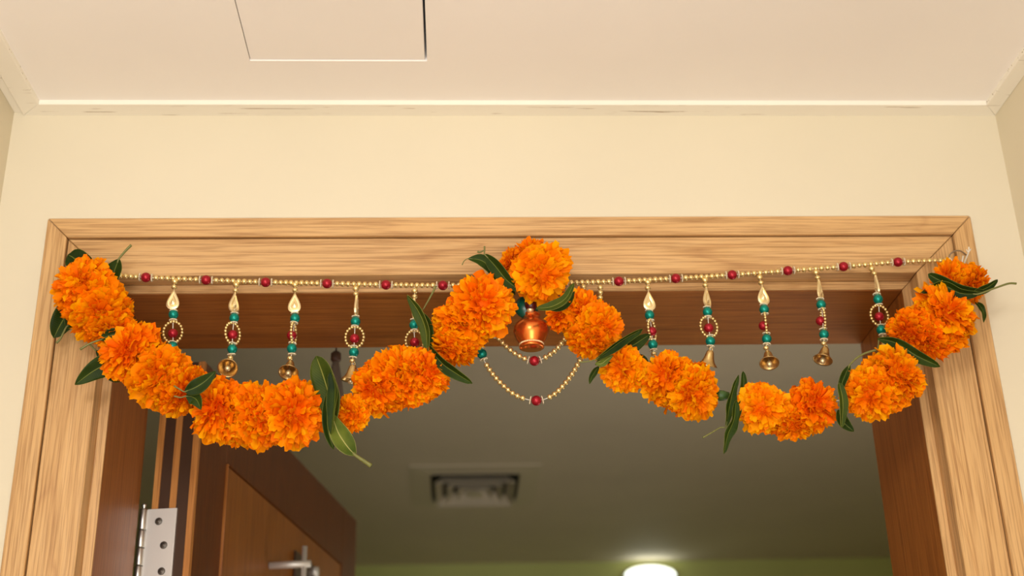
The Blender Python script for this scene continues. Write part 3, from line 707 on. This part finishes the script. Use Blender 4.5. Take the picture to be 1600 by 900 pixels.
# between third and fourth run
leaf([(636, 461), (654, 487), (665, 515), (668, 552)], 11, -.066, -.058, fold=.5, roll=.45, mt=M_LEAF2, peak=.5, pw=.6)
leaf([(652, 482), (668, 505), (672, 530), (670, 550)], 8, -.056, fold=.3, roll=.3)
leaf([(664, 535), (690, 567), (712, 583), (738, 599)], 11, -.056, -.06, fold=.6, roll=.2, peak=.5, pw=.55)
sprig([(681, 447), (673, 463), (661, 484)], 1.6, -.045)
leaf([(757, 397), (774, 416), (792, 438), (817, 457)], 12, -.058, fold=.45, roll=.2, peak=.45, pw=.6, stem=[(757, 385), (757, 392)], stem_px=1.2)
sprig([(746, 393), (750, 394), (757, 391)], 1.6, -.058)
leaf([(731, 404), (752, 407), (768, 421), (790, 450)], 11, -.048, fold=.4, roll=-.3, peak=.5, stem=[(722, 414), (725, 408)], stem_px=.7)
leaf([(768, 432), (780, 440), (792, 450), (805, 460)], 14, -.034, fold=.3)
leaf([(838, 482), (862, 479), (884, 466), (897, 442)], 8.5, -.078, fold=.4, roll=-.5, mt=M_LEAF2, pw=.5)
leaf([(858, 484), (875, 480), (888, 471), (898, 455)], 7, -.066, fold=.4)
leaf([(930, 562), (950, 548), (975, 530), (1004, 514)], 9.5, -.070, fold=.8, roll=.4, peak=.6, pw=.5, stem=[(905, 566), (917, 565)], stem_px=1.0)
leaf([(930, 570), (955, 556), (985, 542), (1016, 522)], 13, -.055, fold=.35, peak=.6, pw=.6)
leaf([(936, 572), (930, 580), (924, 590), (921, 600)], 5, -.05)
leaf([(930, 568), (940, 568), (948, 562), (958, 555)], 6, -.066, mt=M_LEAF3)
leaf([(996, 553), (1003, 563), (1007, 572), (1008, 580)], 9, -.036)
leaf([(1150, 650), (1158, 625), (1162, 600), (1161, 580)], 6.5, -.045, fold=.5, pw=.5)
leaf([(1134, 668), (1139, 640), (1145, 612), (1154, 586)], 9, -.055, fold=.6, roll=.3, wave=.3, stem=[(1098, 684), (1112, 676), (1126, 668)], stem_px=1.1)
leaf([(1150, 625), (1147, 655), (1137, 680), (1131, 709)], 9, -.06, fold=.55, roll=-.3, wave=.3, pw=.55, mt=M_LEAF)
leaf([(1158, 625), (1152, 645), (1146, 665), (1142, 682)], 6, -.05, wave=.3)
leaf([(1328, 570), (1321, 585), (1315, 602), (1314, 622)], 7.5, -.058, fold=.6, roll=.3, wave=.2, stem=[(1372, 546), (1352, 552), (1338, 560)], stem_px=1.6)
leaf([(1311, 598), (1316, 620), (1317, 640), (1315, 668)], 8.5, -.064, fold=.5, roll=-.2, mt=M_LEAF2, pw=.45)
leaf([(1310, 640), (1315, 655), (1322, 664), (1334, 674)], 10, -.056, fold=.5, pw=.6)
leaf([(1371, 529), (1400, 536), (1432, 556), (1469, 573)], 11, -.056, fold=.5, roll=.2, peak=.6, pw=.55)
sprig([(1394, 504), (1391, 512), (1388, 522)], 1.1, -.04); sprig([(1373, 530), (1372, 542), (1366, 550)], 1.2, -.04)
leaf([(1450, 428), (1468, 438), (1500, 452), (1540, 456)], 10, -.062, fold=.5, roll=.2, pw=.5)
leaf([(1530, 459), (1500, 458), (1470, 445), (1438, 458)], 10, -.070, -.06, fold=.6, roll=-.3, stem=[(1588, 443), (1576, 443), (1555, 450)], stem_px=1.5, pw=.5)
leaf([(1515, 462), (1530, 455), (1545, 448), (1559, 437)], 8, -.060, fold=.7, pw=.6)
leaf([(1522, 470), (1532, 479), (1537, 490), (1537, 504)], 5, -.03, fold=.5, wave=.3)

# ------------------------------------------------------------------ hooks
hk = empty('wire_hook', at(1500, 408, 0), 'thin bent wire hook with white thread holding the string at the right end', 'hook'); hb = Vector(hk.location)
tube('wire', [p-hb for p in catmull([at(x, y, Y) for x, y, Y in ((1483, 408, -.013), (1484, 399, -.014), (1490, 393, -.014), (1500, 392, -.012), (1508, 397, -.006), (1511, 402, .001))], 6)], .0009, M_WIRE, hk)
tube('thread', [p-hb for p in catmull([at(x, y, Y) for x, y, Y in ((1514, 386, -.004), (1513, 395, -.004), (1509, 405, -.012), (1505, 416, -.03))], 6)], .0009, M_THREAD, hk)
tube('thread', [p-hb for p in catmull([at(x, y, Y) for x, y, Y in ((1510, 390, -.004), (1513, 394, -.005), (1517, 389, -.004))], 4)], .0007, M_THREAD, hk)
tube('thread', [p-hb for p in catmull([at(x, y, Y) for x, y, Y in ((1483, 403, -.014), (1487, 407, -.015), (1483, 412, -.014))], 4)], .0009, M_THREAD, hk)
wh = at(194.5, 467, E-.004)
ch = empty('adhesive_hook', wh, 'small white plastic clip on the frame beside the topmost left marigolds', 'hook')
bm = bmesh.new(); bm_box(bm, (-.0016, -.003, -.0058), (.0016, .001, .0058), .0006); put('clip', mesh_from(bm, 'clip', mat('white_plastic', srgb(225, 218, 205), .4), False), ch)
